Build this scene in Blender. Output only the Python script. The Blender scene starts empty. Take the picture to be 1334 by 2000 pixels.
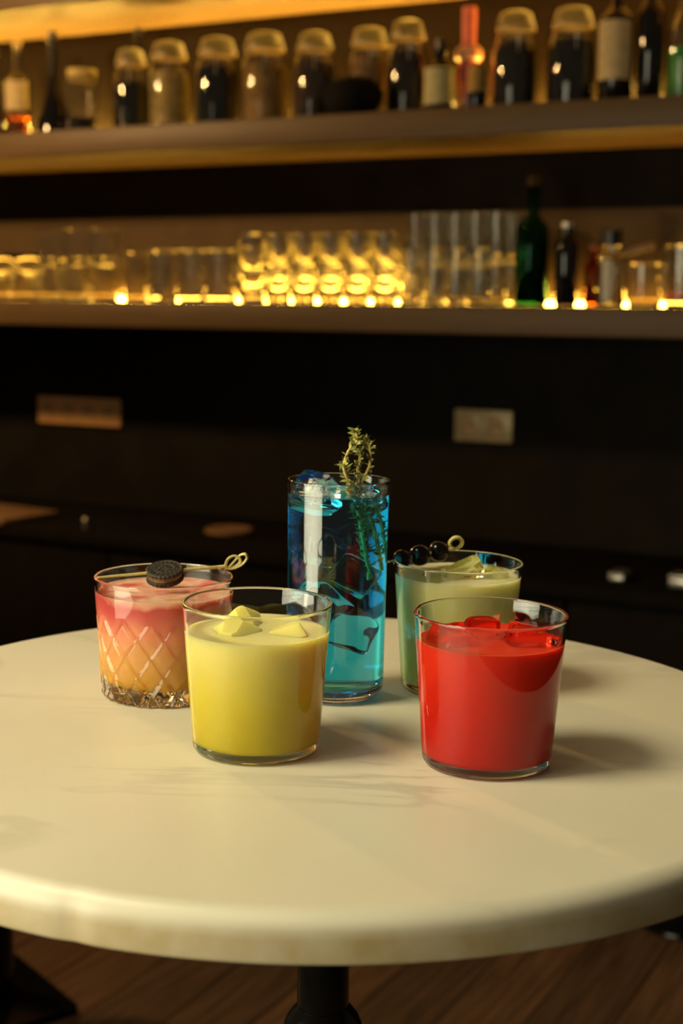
import bpy, bmesh, math, random
from mathutils import Vector, Matrix
random.seed(7)
S = bpy.context.scene
COL = S.collection
PI = math.pi
R = math.radians

# ---------------------------------------------------------------- camera
TZ = 0.95                       # height of the table top
CAMZ = TZ + 0.25994
cd = bpy.data.cameras.new('camera')
cam = bpy.data.objects.new('camera', cd)
COL.objects.link(cam)
cd.sensor_fit = 'VERTICAL'
cd.sensor_height = 36.0
cd.lens = 50.62
cd.clip_start = 0.05
cd.dof.use_dof = True
cd.dof.focus_distance = 0.86
cd.dof.aperture_fstop = 7.6
cd.dof.aperture_blades = 0
pitch, roll = R(8.309), R(0.6)
fw = Vector((0, math.cos(pitch), -math.sin(pitch)))
up = Vector((0, math.sin(pitch), math.cos(pitch)))
rt = Vector((1, 0, 0))
r2 = math.cos(roll) * rt + math.sin(roll) * up
u2 = -math.sin(roll) * rt + math.cos(roll) * up
cam.matrix_world = Matrix(((r2.x, u2.x, -fw.x, 0), (r2.y, u2.y, -fw.y, 0), (r2.z, u2.z, -fw.z, CAMZ), (0, 0, 0, 1)))
S.camera = cam

# ---------------------------------------------------------------- world, lights, exposure
w = bpy.data.worlds.new('room_ambient')
S.world = w
w.use_nodes = True
w.node_tree.nodes['Background'].inputs['Color'].default_value = (1.0, 0.80, 0.52, 1)
w.node_tree.nodes['Background'].inputs['Strength'].default_value = 0.085


def area(name, loc, target, sx, sy, power, color):
    l = bpy.data.lights.new(name, 'AREA')
    l.shape = 'RECTANGLE'
    l.size, l.size_y = sx, sy
    l.energy = power
    l.color = color
    o = bpy.data.objects.new(name, l)
    COL.objects.link(o)
    o.location = loc
    o.rotation_euler = (Vector(target) - Vector(loc)).to_track_quat('-Z', 'Y').to_euler()
    return o


# the tall glazed door / window of the room, to the left of the table
win = area('window_daylight', (-1.45, 0.10, 1.10), (-0.02, 0.88, 1.03), 1.45, 1.2, 12.0, (1.0, 0.92, 0.64))
win.data.spread = R(90)
# soft fill added overhead to give the table top light, no known fixture
dl = area('top_fill_light', (-1.10, 0.45, 2.55), (0.0, 0.86, 0.95), 0.6, 0.6, 5.0, (1.0, 0.86, 0.52))
dl.data.spread = R(70)
# a warm pendant bulb further into the room
pl = bpy.data.lights.new('pendant_bulb', 'POINT')
pl.energy = 85
pl.color = (1.0, 0.60, 0.24)
pl.shadow_soft_size = 0.065
po = bpy.data.objects.new('pendant_bulb', pl)
COL.objects.link(po)
po.location = (-1.6, 3.0, 2.0)

vs = S.view_settings
S.display_settings.display_device = 'sRGB'
vs.view_transform = 'Standard'
vs.look = 'None'
vs.exposure = 0.0
vs.gamma = 1.0
vs.use_curve_mapping = False
cy = S.cycles
cy.use_denoising = True
cy.max_bounces = 24
cy.transmission_bounces = 20
cy.glossy_bounces = 8
cy.diffuse_bounces = 4
cy.transparent_max_bounces = 16
cy.volume_bounces = 0
cy.caustics_reflective = True
cy.caustics_refractive = True
cy.blur_glossy = 0.3
cy.sample_clamp_indirect = 12.0


# ---------------------------------------------------------------- materials
def nt(name):
    m = bpy.data.materials.new(name)
    m.use_nodes = True
    t = m.node_tree
    return m, t, t.nodes['Principled BSDF']


def noise_color(t, c1, c2, scale, detail=4, coords='Object', stretch=None):
    tc = t.nodes.new('ShaderNodeTexCoord')
    n = t.nodes.new('ShaderNodeTexNoise')
    n.inputs['Scale'].default_value = scale
    n.inputs['Detail'].default_value = detail
    src = tc.outputs[coords]
    if stretch:
        mp = t.nodes.new('ShaderNodeMapping')
        mp.inputs['Scale'].default_value = stretch
        t.links.new(src, mp.inputs['Vector'])
        src = mp.outputs['Vector']
    t.links.new(src, n.inputs['Vector'])
    cr = t.nodes.new('ShaderNodeValToRGB')
    cr.color_ramp.elements[0].position = 0.35
    cr.color_ramp.elements[1].position = 0.65
    cr.color_ramp.elements[0].color = (*c1, 1)
    cr.color_ramp.elements[1].color = (*c2, 1)
    t.links.new(n.outputs['Fac'], cr.inputs['Fac'])
    return cr.outputs['Color'], n


def solid(name, c, rough=0.5, metal=0.0, var=0.15, scale=30.0, bump=0.0, spec=0.5, stretch=None):
    m, t, p = nt(name)
    c1 = tuple(x * (1 - var) for x in c)
    c2 = tuple(min(1, x * (1 + var)) for x in c)
    col, n = noise_color(t, c1, c2, scale, stretch=stretch)
    t.links.new(col, p.inputs['Base Color'])
    p.inputs['Roughness'].default_value = rough
    p.inputs['Metallic'].default_value = metal
    p.inputs['Specular IOR Level'].default_value = spec
    if bump:
        b = t.nodes.new('ShaderNodeBump')
        b.inputs['Strength'].default_value = bump
        b.inputs['Distance'].default_value = 0.001
        t.links.new(n.outputs['Fac'], b.inputs['Height'])
        t.links.new(b.outputs['Normal'], p.inputs['Normal'])
    return m


def glass(name, color=(1, 1, 1), ior=1.5, rough=0.0, absorb=None):
    m = bpy.data.materials.new(name)
    m.use_nodes = True
    t = m.node_tree
    t.nodes.clear()
    o = t.nodes.new('ShaderNodeOutputMaterial')
    g = t.nodes.new('ShaderNodeBsdfGlass')
    g.inputs['Color'].default_value = (*color, 1)
    g.inputs['IOR'].default_value = ior
    g.inputs['Roughness'].default_value = rough
    t.links.new(g.outputs[0], o.inputs['Surface'])
    if absorb:
        v = t.nodes.new('ShaderNodeVolumeAbsorption')
        v.inputs['Color'].default_value = (*absorb[0], 1)
        v.inputs['Density'].default_value = absorb[1]
        t.links.new(v.outputs[0], o.inputs['Volume'])
    return m


def juice(name, stops, z0, z1, scale=0.012, radius=(1, 0.9, 0.4), noise=0.25, nscale=45):
    """cloudy drink: colours layered by height (heavier syrup below, melt water above), slightly uneven"""
    m, t, p = nt(name)
    tc = t.nodes.new('ShaderNodeTexCoord')
    sp = t.nodes.new('ShaderNodeSeparateXYZ')
    t.links.new(tc.outputs['Object'], sp.inputs[0])
    mr = t.nodes.new('ShaderNodeMapRange')
    mr.inputs['From Min'].default_value = z0
    mr.inputs['From Max'].default_value = z1
    t.links.new(sp.outputs['Z'], mr.inputs['Value'])
    n = t.nodes.new('ShaderNodeTexNoise')
    n.inputs['Scale'].default_value = nscale
    n.inputs['Detail'].default_value = 2
    t.links.new(tc.outputs['Object'], n.inputs['Vector'])
    ma = t.nodes.new('ShaderNodeMath')
    ma.operation = 'MULTIPLY_ADD'
    ma.inputs[1].default_value = noise * 2
    ma.inputs[2].default_value = -noise
    t.links.new(n.outputs['Fac'], ma.inputs[0])
    ad = t.nodes.new('ShaderNodeMath')
    ad.operation = 'ADD'
    t.links.new(mr.outputs[0], ad.inputs[0])
    t.links.new(ma.outputs[0], ad.inputs[1])
    cr = t.nodes.new('ShaderNodeValToRGB')
    el = cr.color_ramp.elements
    while len(el) < len(stops):
        el.new(0.5)
    for e, (pos, c) in zip(el, stops):
        e.position = pos
        e.color = (*c, 1)
    t.links.new(ad.outputs[0], cr.inputs['Fac'])
    t.links.new(cr.outputs['Color'], p.inputs['Base Color'])
    p.inputs['Subsurface Weight'].default_value = 1.0
    p.inputs['Subsurface Radius'].default_value = radius
    p.inputs['Subsurface Scale'].default_value = scale
    p.inputs['Roughness'].default_value = 0.25
    p.inputs['IOR'].default_value = 1.33
    p.inputs['Specular IOR Level'].default_value = 0.1
    return m


def emitter(name, c, strength):
    m = bpy.data.materials.new(name)
    m.use_nodes = True
    t = m.node_tree
    t.nodes.clear()
    o = t.nodes.new('ShaderNodeOutputMaterial')
    e = t.nodes.new('ShaderNodeEmission')
    e.inputs['Color'].default_value = (*c, 1)
    e.inputs['Strength'].default_value = strength
    t.links.new(e.outputs[0], o.inputs['Surface'])
    return m


def marble():
    m, t, p = nt('white_marble')
    tc = t.nodes.new('ShaderNodeTexCoord')
    mp = t.nodes.new('ShaderNodeMapping')
    mp.inputs['Rotation'].default_value = (0, 0, R(28))
    mp.inputs['Scale'].default_value = (1.0, 2.6, 1.0)
    t.links.new(tc.outputs['Object'], mp.inputs['Vector'])
    # thin veins: ridge of a distorted noise
    n1 = t.nodes.new('ShaderNodeTexNoise')
    n1.inputs['Scale'].default_value = 3.2
    n1.inputs['Detail'].default_value = 6
    n1.inputs['Roughness'].default_value = 0.55
    n1.inputs['Distortion'].default_value = 0.6
    t.links.new(mp.outputs[0], n1.inputs['Vector'])
    s1 = t.nodes.new('ShaderNodeMath'); s1.operation = 'SUBTRACT'; s1.inputs[1].default_value = 0.53
    t.links.new(n1.outputs['Fac'], s1.inputs[0])
    a1 = t.nodes.new('ShaderNodeMath'); a1.operation = 'ABSOLUTE'
    t.links.new(s1.outputs[0], a1.inputs[0])
    r1 = t.nodes.new('ShaderNodeMapRange')
    r1.interpolation_type = 'SMOOTHSTEP'
    r1.inputs['From Min'].default_value = 0.0
    r1.inputs['From Max'].default_value = 0.03
    r1.inputs['To Min'].default_value = 1.0
    r1.inputs['To Max'].default_value = 0.0
    t.links.new(a1.outputs[0], r1.inputs['Value'])
    # only here and there
    n2 = t.nodes.new('ShaderNodeTexNoise')
    n2.inputs['Scale'].default_value = 4.5
    n2.inputs['Detail'].default_value = 2
    t.links.new(tc.outputs['Object'], n2.inputs['Vector'])
    r2_ = t.nodes.new('ShaderNodeMapRange')
    r2_.inputs['From Min'].default_value = 0.46
    r2_.inputs['From Max'].default_value = 0.68
    t.links.new(n2.outputs['Fac'], r2_.inputs['Value'])
    mu = t.nodes.new('ShaderNodeMath'); mu.operation = 'MULTIPLY'
    t.links.new(r1.outputs[0], mu.inputs[0]); t.links.new(r2_.outputs[0], mu.inputs[1])
    mu2 = t.nodes.new('ShaderNodeMath'); mu2.operation = 'MULTIPLY'; mu2.inputs[1].default_value = 0.55
    t.links.new(mu.outputs[0], mu2.inputs[0])
    base, _ = noise_color(t, (0.66, 0.625, 0.50), (0.72, 0.69, 0.565), 5.0, 3)
    mx = t.nodes.new('ShaderNodeMix'); mx.data_type = 'RGBA'
    t.links.new(mu2.outputs[0], mx.inputs['Factor'])
    t.links.new(base, mx.inputs[6])
    mx.inputs[7].default_value = (0.40, 0.385, 0.33, 1)
    # worn yellowish stains on the rim, deepened to stand in for its weaker light
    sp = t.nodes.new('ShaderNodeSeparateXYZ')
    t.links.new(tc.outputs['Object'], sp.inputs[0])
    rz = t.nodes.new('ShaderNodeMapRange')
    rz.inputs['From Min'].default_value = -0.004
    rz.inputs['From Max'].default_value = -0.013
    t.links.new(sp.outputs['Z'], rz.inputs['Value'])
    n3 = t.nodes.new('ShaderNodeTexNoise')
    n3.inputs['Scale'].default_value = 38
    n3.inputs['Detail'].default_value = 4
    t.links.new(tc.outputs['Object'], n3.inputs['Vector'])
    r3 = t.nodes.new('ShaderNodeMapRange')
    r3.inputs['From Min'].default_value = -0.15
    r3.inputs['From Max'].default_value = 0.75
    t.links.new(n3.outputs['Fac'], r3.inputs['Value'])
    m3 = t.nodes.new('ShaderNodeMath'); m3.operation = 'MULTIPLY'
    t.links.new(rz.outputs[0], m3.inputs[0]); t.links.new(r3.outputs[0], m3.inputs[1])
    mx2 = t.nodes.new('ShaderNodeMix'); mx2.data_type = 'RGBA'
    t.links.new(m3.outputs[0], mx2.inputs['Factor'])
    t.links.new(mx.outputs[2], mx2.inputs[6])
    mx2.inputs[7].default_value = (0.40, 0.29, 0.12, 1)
    t.links.new(mx2.outputs[2], p.inputs['Base Color'])
    p.inputs['Roughness'].default_value = 0.38
    p.inputs['Specular IOR Level'].default_value = 0.35
    return m


M = {}
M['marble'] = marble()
M['iron'] = solid('black_cast_iron', (0.004, 0.0035, 0.003), 0.18, 0.0, 0.2, 60, 0.1, 0.22)
M['black_wall'] = solid('black_matt_paint', (0.011, 0.0085, 0.0058), 0.85, 0, 0.2, 8, 0, 0.15)
M['brown_wall'] = solid('dark_brown_paint', (0.018, 0.011, 0.0045), 0.8, 0, 0.1, 6, 0, 0.1)
M['wall_glow'] = solid('brown_lit_wall', (0.085, 0.054, 0.022), 0.7, 0, 0.1, 9, 0, 0.2)
M['plaster'] = solid('cream_plaster', (0.55, 0.47, 0.33), 0.8, 0, 0.06, 10, 0.05, 0.2)
M['shelf'] = solid('brown_shelf_board', (0.10, 0.058, 0.021), 0.5, 0, 0.10, 9, 0.03, 0.3, (1, 8, 8))
M['cabinet'] = solid('black_laminate', (0.009, 0.007, 0.0048), 0.85, 0, 0.1, 20, 0, 0.03)
M['led'] = emitter('amber_led', (1.0, 0.57, 0.085), 400.0)
M['led_diffuser'] = emitter('amber_led_diffuser', (1.0, 0.53, 0.065), 85.0)
M['glass'] = glass('clear_glass', (0.985, 0.99, 0.985), 1.46)
M['glass_lid'] = glass('frosted_lid_glass', (0.97, 0.95, 0.86), 1.48, 0.30)
M['glass_bg'] = glass('clear_shelf_glass', (0.97, 0.97, 0.95), 1.48)
M['ice'] = glass('clear_ice', (1, 1, 1), 1.31)
M['plank'] = solid('brown_oak_plank', (0.105, 0.055, 0.027), 0.5, 0, 0.35, 5, 0.1, 0.3, (1, 14, 1))
M['plank_dark'] = solid('dark_oak_plank', (0.075, 0.040, 0.020), 0.55, 0, 0.35, 5, 0.1, 0.3, (1, 14, 1))
M['subfloor'] = solid('dark_subfloor', (0.03, 0.02, 0.012), 0.7)
M['bamboo'] = solid('green_yellow_bamboo', (0.66, 0.58, 0.20), 0.45, 0, 0.2, 140, 0.1)
M['chocolate'] = solid('dark_chocolate_wafer', (0.030, 0.022, 0.015), 0.7, 0, 0.35, 500, 0.4)
M['cream'] = solid('cream_filling', (0.75, 0.66, 0.48), 0.6)
M['cherry'] = solid('black_cherry_skin', (0.005, 0.002, 0.002), 0.13, 0, 0.2, 80, 0, 0.3)
M['stem'] = solid('straw_green_stem', (0.55, 0.40, 0.10), 0.6, 0, 0.25, 200)
M['leaf'] = solid('olive_herb_leaf', (0.26, 0.27, 0.06), 0.6, 0, 0.4, 250)
M['plate_beige'] = solid('beige_socket_plastic', (0.82, 0.44, 0.16), 0.45, 0, 0.06)
M['plate_grey'] = solid('grey_socket_metal', (0.52, 0.38, 0.19), 0.4, 0.15, 0.08)
M['socket_hole'] = solid('dark_socket_hole', (0.05, 0.035, 0.02), 0.6)
M['socket_inner'] = solid('socket_inner', (0.62, 0.36, 0.14), 0.5)
M['steel'] = solid('brushed_steel', (0.55, 0.52, 0.45), 0.35, 0.9, 0.1, 50)
M['wood'] = solid('brown_wood', (0.22, 0.12, 0.055), 0.5, 0, 0.2, 20, 0.05, 0.3, (1, 6, 6))
M['black_plastic'] = solid('black_plastic', (0.008, 0.008, 0.008), 0.3)
M['black_bottle'] = solid('near_black_bottle_glass', (0.004, 0.003, 0.003), 0.06)
M['label_cream'] = solid('cream_paper_label', (0.44, 0.34, 0.17), 0.8, 0, 0.12, 60)
M['label_green'] = solid('pale_green_paper_label', (0.38, 0.35, 0.17), 0.8, 0, 0.12, 60)
M['pink'] = solid('pink_glass_bottle', (0.62, 0.16, 0.13), 0.15, 0, 0.2, 30)
M['peach'] = solid('peach_pink_cap', (0.80, 0.38, 0.20), 0.3)
M['purple'] = solid('violet_base', (0.14, 0.06, 0.60), 0.3)
M['grey_strip'] = solid('pale_grey_strip', (0.45, 0.44, 0.36), 0.6)
M['whisky'] = glass('amber_spirit', (1.0, 0.62, 0.22), 1.34)
M['gasket'] = solid('yellow_rubber_gasket', (0.48, 0.33, 0.10), 0.6)
M['green_glass'] = glass('green_bottle_glass', (0.16, 0.42, 0.28), 1.5)
M['green_liquid'] = solid('green_liqueur', (0.05, 0.26, 0.04), 0.15)
M['amber_glass'] = glass('amber_bottle_glass', (0.75, 0.42, 0.14), 1.5)
M['red_syrup'] = solid('red_orange_syrup', (0.70, 0.12, 0.03), 0.3)
for k, c in {'black': (0.006, 0.005, 0.004), 'cream': (0.46, 0.35, 0.13), 'tan': (0.32, 0.20, 0.06), 'brown': (0.045, 0.026, 0.011),
             'beige': (0.24, 0.14, 0.05), 'darkbrown': (0.018, 0.010, 0.006), 'umber': (0.014, 0.009, 0.005)}.items():
    M['c_' + k] = solid(k + '_dry_contents', c, 0.85, 0, 0.35, 120, 0.4, 0.1)


# ---------------------------------------------------------------- mesh helpers
def new_obj(name, me, mat=None, parent=None, smooth=40):
    o = bpy.data.objects.new(name, me)
    COL.objects.link(o)
    if mat is not None and not me.materials:
        me.materials.append(mat)
    if smooth:
        for p in me.polygons:
            p.use_smooth = True
        me.set_sharp_from_angle(angle=R(smooth))
    if parent is not None:
        o.parent = parent
    return o


def bm_mesh(name, bm, recalc=True):
    if recalc:
        bmesh.ops.recalc_face_normals(bm, faces=bm.faces)
    me = bpy.data.meshes.new(name)
    bm.to_mesh(me)
    bm.free()
    return me


def tag(o, label=None, cat=None, group=None, kind=None):
    if label: o['label'] = label
    if cat: o['category'] = cat
    if group: o['group'] = group
    if kind: o['kind'] = kind
    return o


def empty(name, loc=(0, 0, 0), rot=(0, 0, 0)):
    o = bpy.data.objects.new(name, None)
    COL.objects.link(o)
    o.empty_display_size = 0.02
    o.location = loc
    o.rotation_euler = rot
    return o


def lathe_bm(prof, seg=48, bm=None, ripple=None):
    """prof: list of (r,z); r==0 makes an axis point. ripple(r,z,a)->r"""
    bm = bm or bmesh.new()
    rings = []
    for (r, z) in prof:
        if r <= 1e-7:
            rings.append([bm.verts.new((0, 0, z))])
        else:
            ring = []
            for i in range(seg):
                a = 2 * PI * i / seg
                rr = ripple(r, z, a) if ripple else r
                ring.append(bm.verts.new((rr * math.cos(a), rr * math.sin(a), z)))
            rings.append(ring)
    for A, B in zip(rings, rings[1:]):
        if len(A) == 1 and len(B) == 1:
            continue
        for i in range(seg):
            j = (i + 1) % seg
            if len(A) == 1:
                bm.faces.new((A[0], B[j], B[i]))
            elif len(B) == 1:
                bm.faces.new((A[i], A[j], B[0]))
            else:
                bm.faces.new((A[i], A[j], B[j], B[i]))
    return bm


def lathe(name, prof, mat, parent=None, seg=48, smooth=40, ripple=None):
    return new_obj(name, bm_mesh(name, lathe_bm(prof, seg, None, ripple)), mat, parent, smooth)


def box_bm(x0, x1, y0, y1, z0, z1, bev=0.0, seg=2, bm=None):
    bm = bm or bmesh.new()
    r = bmesh.ops.create_cube(bm, size=1)
    for v in r['verts']:
        v.co = Vector(((x0 + x1) / 2 + v.co.x * (x1 - x0), (y0 + y1) / 2 + v.co.y * (y1 - y0), (z0 + z1) / 2 + v.co.z * (z1 - z0)))
    if bev:
        es = list({e for v in r['verts'] for e in v.link_edges})
        bmesh.ops.bevel(bm, geom=es, offset=bev, segments=seg, affect='EDGES', profile=0.5)
    return bm


def box(name, d, mat, parent=None, bev=0.0, smooth=40):
    return new_obj(name, bm_mesh(name, box_bm(*d, bev)), mat, parent, smooth)


def tube_bm(pts, rad, seg=8, bm=None, flat=1.0):
    """tube along pts; rad number or list; flat squeezes the section across its second axis"""
    bm = bm or bmesh.new()
    pts = [Vector(p) for p in pts]
    n = len(pts)
    rads = rad if isinstance(rad, (list, tuple)) else [rad] * n
    rings = []
    prev = None
    for i, p in enumerate(pts):
        d = (pts[min(i + 1, n - 1)] - pts[max(i - 1, 0)]).normalized()
        if prev is None:
            a = d.cross(Vector((0, 0, 1)))
            if a.length < 1e-3:
                a = d.cross(Vector((1, 0, 0)))
        else:
            a = prev - d * prev.dot(d)
        a.normalize()
        prev = a
        b = d.cross(a)
        ring = [bm.verts.new(p + rads[i] * (math.cos(2 * PI * k / seg) * a + flat * math.sin(2 * PI * k / seg) * b)) for k in range(seg)]
        rings.append(ring)
    for A, B in zip(rings, rings[1:]):
        for k in range(seg):
            j = (k + 1) % seg
            bm.faces.new((A[k], A[j], B[j], B[k]))
    bm.faces.new(rings[0][::-1])
    bm.faces.new(rings[-1])
    return bm


def tube(name, pts, rad, mat, parent=None, seg=8, flat=1.0):
    return new_obj(name, bm_mesh(name, tube_bm(pts, rad, seg, None, flat)), mat, parent, 50)


def arc(cx, cz, r, a0, a1, n):
    return [(cx + r * math.cos(R(a0 + (a1 - a0) * i / n)), cz + r * math.sin(R(a0 + (a1 - a0) * i / n))) for i in range(n + 1)]


def spline(pts, n=8):
    """Catmull-Rom through pts"""
    P = [Vector(p) for p in pts]
    P = [2 * P[0] - P[1]] + P + [2 * P[-1] - P[-2]]
    out = []
    for i in range(1, len(P) - 2):
        for k in range(n):
            t = k / n
            a, b, c, d = P[i - 1], P[i], P[i + 1], P[i + 2]
            out.append(0.5 * ((2 * b) + (c - a) * t + (2 * a - 5 * b + 4 * c - d) * t * t + (3 * b - a - 3 * c + d) * t ** 3))
    out.append(P[-2])
    return out


def copy_tree(o, parent=None):
    c = o.copy()
    COL.objects.link(c)
    if parent is not None:
        c.parent = parent
    for ch in list(o.children):
        copy_tree(ch, c)
    return c


# ---------------------------------------------------------------- the bar wall's own frame
WX, WY = -0.195, 3.86
TL = math.hypot(0.884, 0.468)
TX, TY = 0.884 / TL, -0.468 / TL          # along the wall, to the right
NX, NY = TY, -TX                          # out of the wall, into the room
BROT = math.atan2(TY, TX)


def bar(s, d, z):
    return (WX + s * TX + d * NX, WY + s * TY + d * NY, z)


# boxes built in bar frame: x = s, y = -d (into the wall is +y), origin at the wall line on the floor
def bar_root(name):
    return empty(name, (WX, WY, 0), (0, 0, BROT))


Z1B, Z1T = 1.142, 1.206
Z2B, Z2T = 1.568, 1.631
Z3B, Z3T = 1.935, 1.990
DEP = 0.36
S0, S1 = -2.6, 2.2

# ================================================================ STRUCTURE
def place_bar(o):
    o.location = (WX, WY, 0)
    o.rotation_euler = (0, 0, BROT)
    return o


o = place_bar(box('wall_back', (S0 - .6, S1 + .6, 0.0, 0.12, 0.0, Z1B), M['black_wall'], smooth=0)); tag(o, kind='structure')
o = place_bar(box('wall_back_low', (S0 - .6, S1 + .6, 0.0, 0.12, Z1B, Z2B), M['black_wall'], smooth=0)); tag(o, kind='structure')
o = place_bar(box('wall_back_middle', (S0 - .6, S1 + .6, 0.0, 0.12, Z2B, Z3T), M['brown_wall'], smooth=0)); tag(o, kind='structure')
o = place_bar(box('wall_back_upper', (S0 - .6, S1 + .6, 0.0, 0.12, Z3T, 2.8), M['plaster'], smooth=0)); tag(o, kind='structure')

# lighter panel painting the LED glow on the wall; wall above kept black
o = place_bar(box('glow_panel_1', (S0, S1, -0.007, -0.0005, Z1T + .0005, 1.432), M['wall_glow'], None, 0.002)); tag(o, kind='structure')

# floor with single planks that run towards the bar
fl = box('floor', (-4, 4, -1.2, 6.5, -0.12, -0.021), M['subfloor'], smooth=0)
tag(fl, kind='structure')
pw = 0.135
pm = [bm_mesh('plank', box_bm(-2.0, 2.0, -pw / 2 + .0006, pw / 2 - .0006, -0.02, 0.0, 0.002, 1)) for _ in range(2)]
pm[0].materials.append(M['plank']); pm[1].materials.append(M['plank_dark'])
for i in range(-12, 13):
    o = bpy.data.objects.new('plank', pm[0] if random.random() < .6 else pm[1])
    COL.objects.link(o)
    cx = 0.12 + i * pw * TX
    cyy = 2.35 + i * pw * TY
    sh = random.uniform(-.3, .3)
    o.location = (cx + sh * NX, cyy + sh * NY, random.uniform(-.0006, 0))
    o.rotation_euler = (0, 0, BROT + PI / 2)
    o.parent = fl

# ================================================================ BAR SHELVES with their LED strips
def shelf(zb, zt, label, led=True, s0=S0, s1=S1):
    lowest = zt < 1.3
    r = bar_root('bar_shelf')
    box('board', (s0, s1, -DEP, -0.0005, zb, zt), M['shelf'], r, 0.003)
    if led:
        if lowest:     # opal profile behind the glasses
            box('led_strip', (s0 + .1, s1 - .1, -0.020, -0.0095, zt + .0005, zt + 0.0095), M['led_diffuser'], r, 0.002)
        else:
            box('led_strip', (s0 + .1, s1 - .1, -0.022, -0.006, zt + .0005, zt + 0.0035), M['led'], r, 0.001)
    tag(r, label, 'shelf')
    return r


shelf(Z1B, Z1T, 'lower brown wall shelf holding the rows of empty glasses')
shelf(Z2B, Z2T, 'middle brown wall shelf holding the storage jars and bottles')
shelf(Z3B, Z3T, 'topmost wall shelf with amber lit underside above the jars')

# low black cabinet along the wall
cab = bar_root('bar_cabinet')
CT, CDp = 0.625, 0.465
box('worktop', (S0, S1, -CDp, -0.001, CT - .03, CT), M['cabinet'], cab, 0.004)
box('body', (S0, S1, -CDp + .03, -0.001, 0.08, CT - .03), M['cabinet'], cab, 0.002)
box('plinth', (S0, S1, -CDp + .08, -0.001, 0.0, 0.08), M['cabinet'], cab, 0)
n = 8
for i in range(n):
    a = S0 + (S1 - S0) * i / n
    b = S0 + (S1 - S0) * (i + 1) / n
    box('door', (a + .004, b - .004, -CDp + .012, -CDp + .0295, 0.09, CT - .036), M['cabinet'], cab, 0.002)
tag(cab, 'low black cabinet along the wall under the socket plates', 'cabinet')

# socket plates
def sockets(s, z, gangs, wdt, h, mp, label, cat):
    r = empty('socket_plate', bar(s, 0.0005, z), (0, 0, BROT))
    box('frame', (-wdt / 2, wdt / 2, -0.011, 0, -h / 2, h / 2), mp, r, 0.004)
    pitch_ = wdt / (gangs + .12)
    for i in range(gangs):
        x = (i - (gangs - 1) / 2) * pitch_
        so = box('socket', (x - .026, x + .026, -0.0128, -0.0105, -.026, .026), mp, r, 0.001)
        hole = lathe('recess', [(0, 0), (.019, 0), (.0195, .0006), (.0205, .0006), (.0205, -.0004), (0, -.0004)], M['socket_inner'], so, 20)
        hole.location = (x, -0.0131, 0)
        hole.rotation_euler = (PI / 2, 0, 0)
        for q in (-1, 1):
            pin = lathe('pin_hole', [(0, 0.0012), (.0032, 0.0012), (.0032, 0), (0, 0)], M['socket_hole'], so, 10)
            pin.location = (x + q * .0095, -0.0126, 0)
            pin.rotation_euler = (PI / 2, 0, 0)
    tag(r, label, cat)


sockets(-0.636, 0.890, 4, 0.298, 0.080, M['plate_beige'], 'wide beige four-gang socket plate on the black wall', 'socket')
sockets(0.620, 0.909, 2, 0.155, 0.080, M['plate_grey'], 'short greyish two-gang socket plate on the black wall', 'socket')

# dim small things on the black cabinet
b = box('wooden_board', (-.16, .16, -.1, .1, 0, .018), M['wood'], None, 0.004)
b.location = bar(-0.665, 0.355, CT + .0005); b.rotation_euler = (0, 0, BROT + R(-8))
tag(b, 'brown wooden board on the black cabinet, cut by the photo edge', 'board')
b = lathe('wooden_coaster', [(0, 0), (.058, 0), (.062, .003), (.062, .009), (.058, .012), (.052, .010), (0, .010)], M['wood'], None, 40)
b.location = bar(0.035, 0.26, CT + .0005)
tag(b, 'dim round brown wooden coaster on the black cabinet', 'coaster')
b = lathe('pepper_shaker', [(0, 0), (.008, 0), (.009, .003), (.0075, .018), (.009, .024), (.006, .030), (0, .031)], M['steel'], None, 20)
b.location = bar(-0.31, 0.40, CT + .0005)
tag(b, 'tiny dim upright steel shaker on the black cabinet', 'shaker')
for s_, d_, w_, h_, lab in ((1.085, .35, .034, .018, 'small dim flat steel tin right of the red drink'), (1.235, .35, .075, .026, 'pale flat steel tin on the cabinet, cut by the photo edge')):
    tr = empty('steel_tin', bar(s_, d_, CT + .0005), (0, 0, BROT))
    box('body', (-w_ / 2, w_ / 2, -.03, .03, 0, h_ * .7), M['steel'], tr, .003)
    box('lid', (-w_ / 2 - .001, w_ / 2 + .001, -.031, .031, h_ * .7, h_), M['steel'], tr, .003)
    tag(tr, lab, 'tin')


# stools standing behind the table
def stool(loc, square, label):
    r = empty('bar_stool', loc, (0, 0, R(38)))
    if square:
        box('base', (-.125, .125, -.125, .125, 0, .02), M['iron'], r, .004)
        cr_ = .06
    else:
        lathe('base', [(0, 0), (.098, 0), (.1, .004), (.098, .010), (.06, .022), (.03, .05), (0, .052)], M['iron'], r, 40)
        cr_ = .026
    lathe('column', [(0, .018), (cr_, .018), (cr_, .40), (0, .40)], M['iron'], r, 28)
    lathe('seat', [(0, .395), (.10, .395), (.114, .405), (.117, .435), (.11, .455), (.09, .462), (0, .462)], M['black_plastic'], r, 40)
    tag(r, label, 'stool')


stool((-0.615, 2.33, 0), True, 'black stool with square foot behind the table, at the left edge')
stool((0.690, 2.715, 0), False, 'black stool with round foot behind the table, at the right edge')

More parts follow.
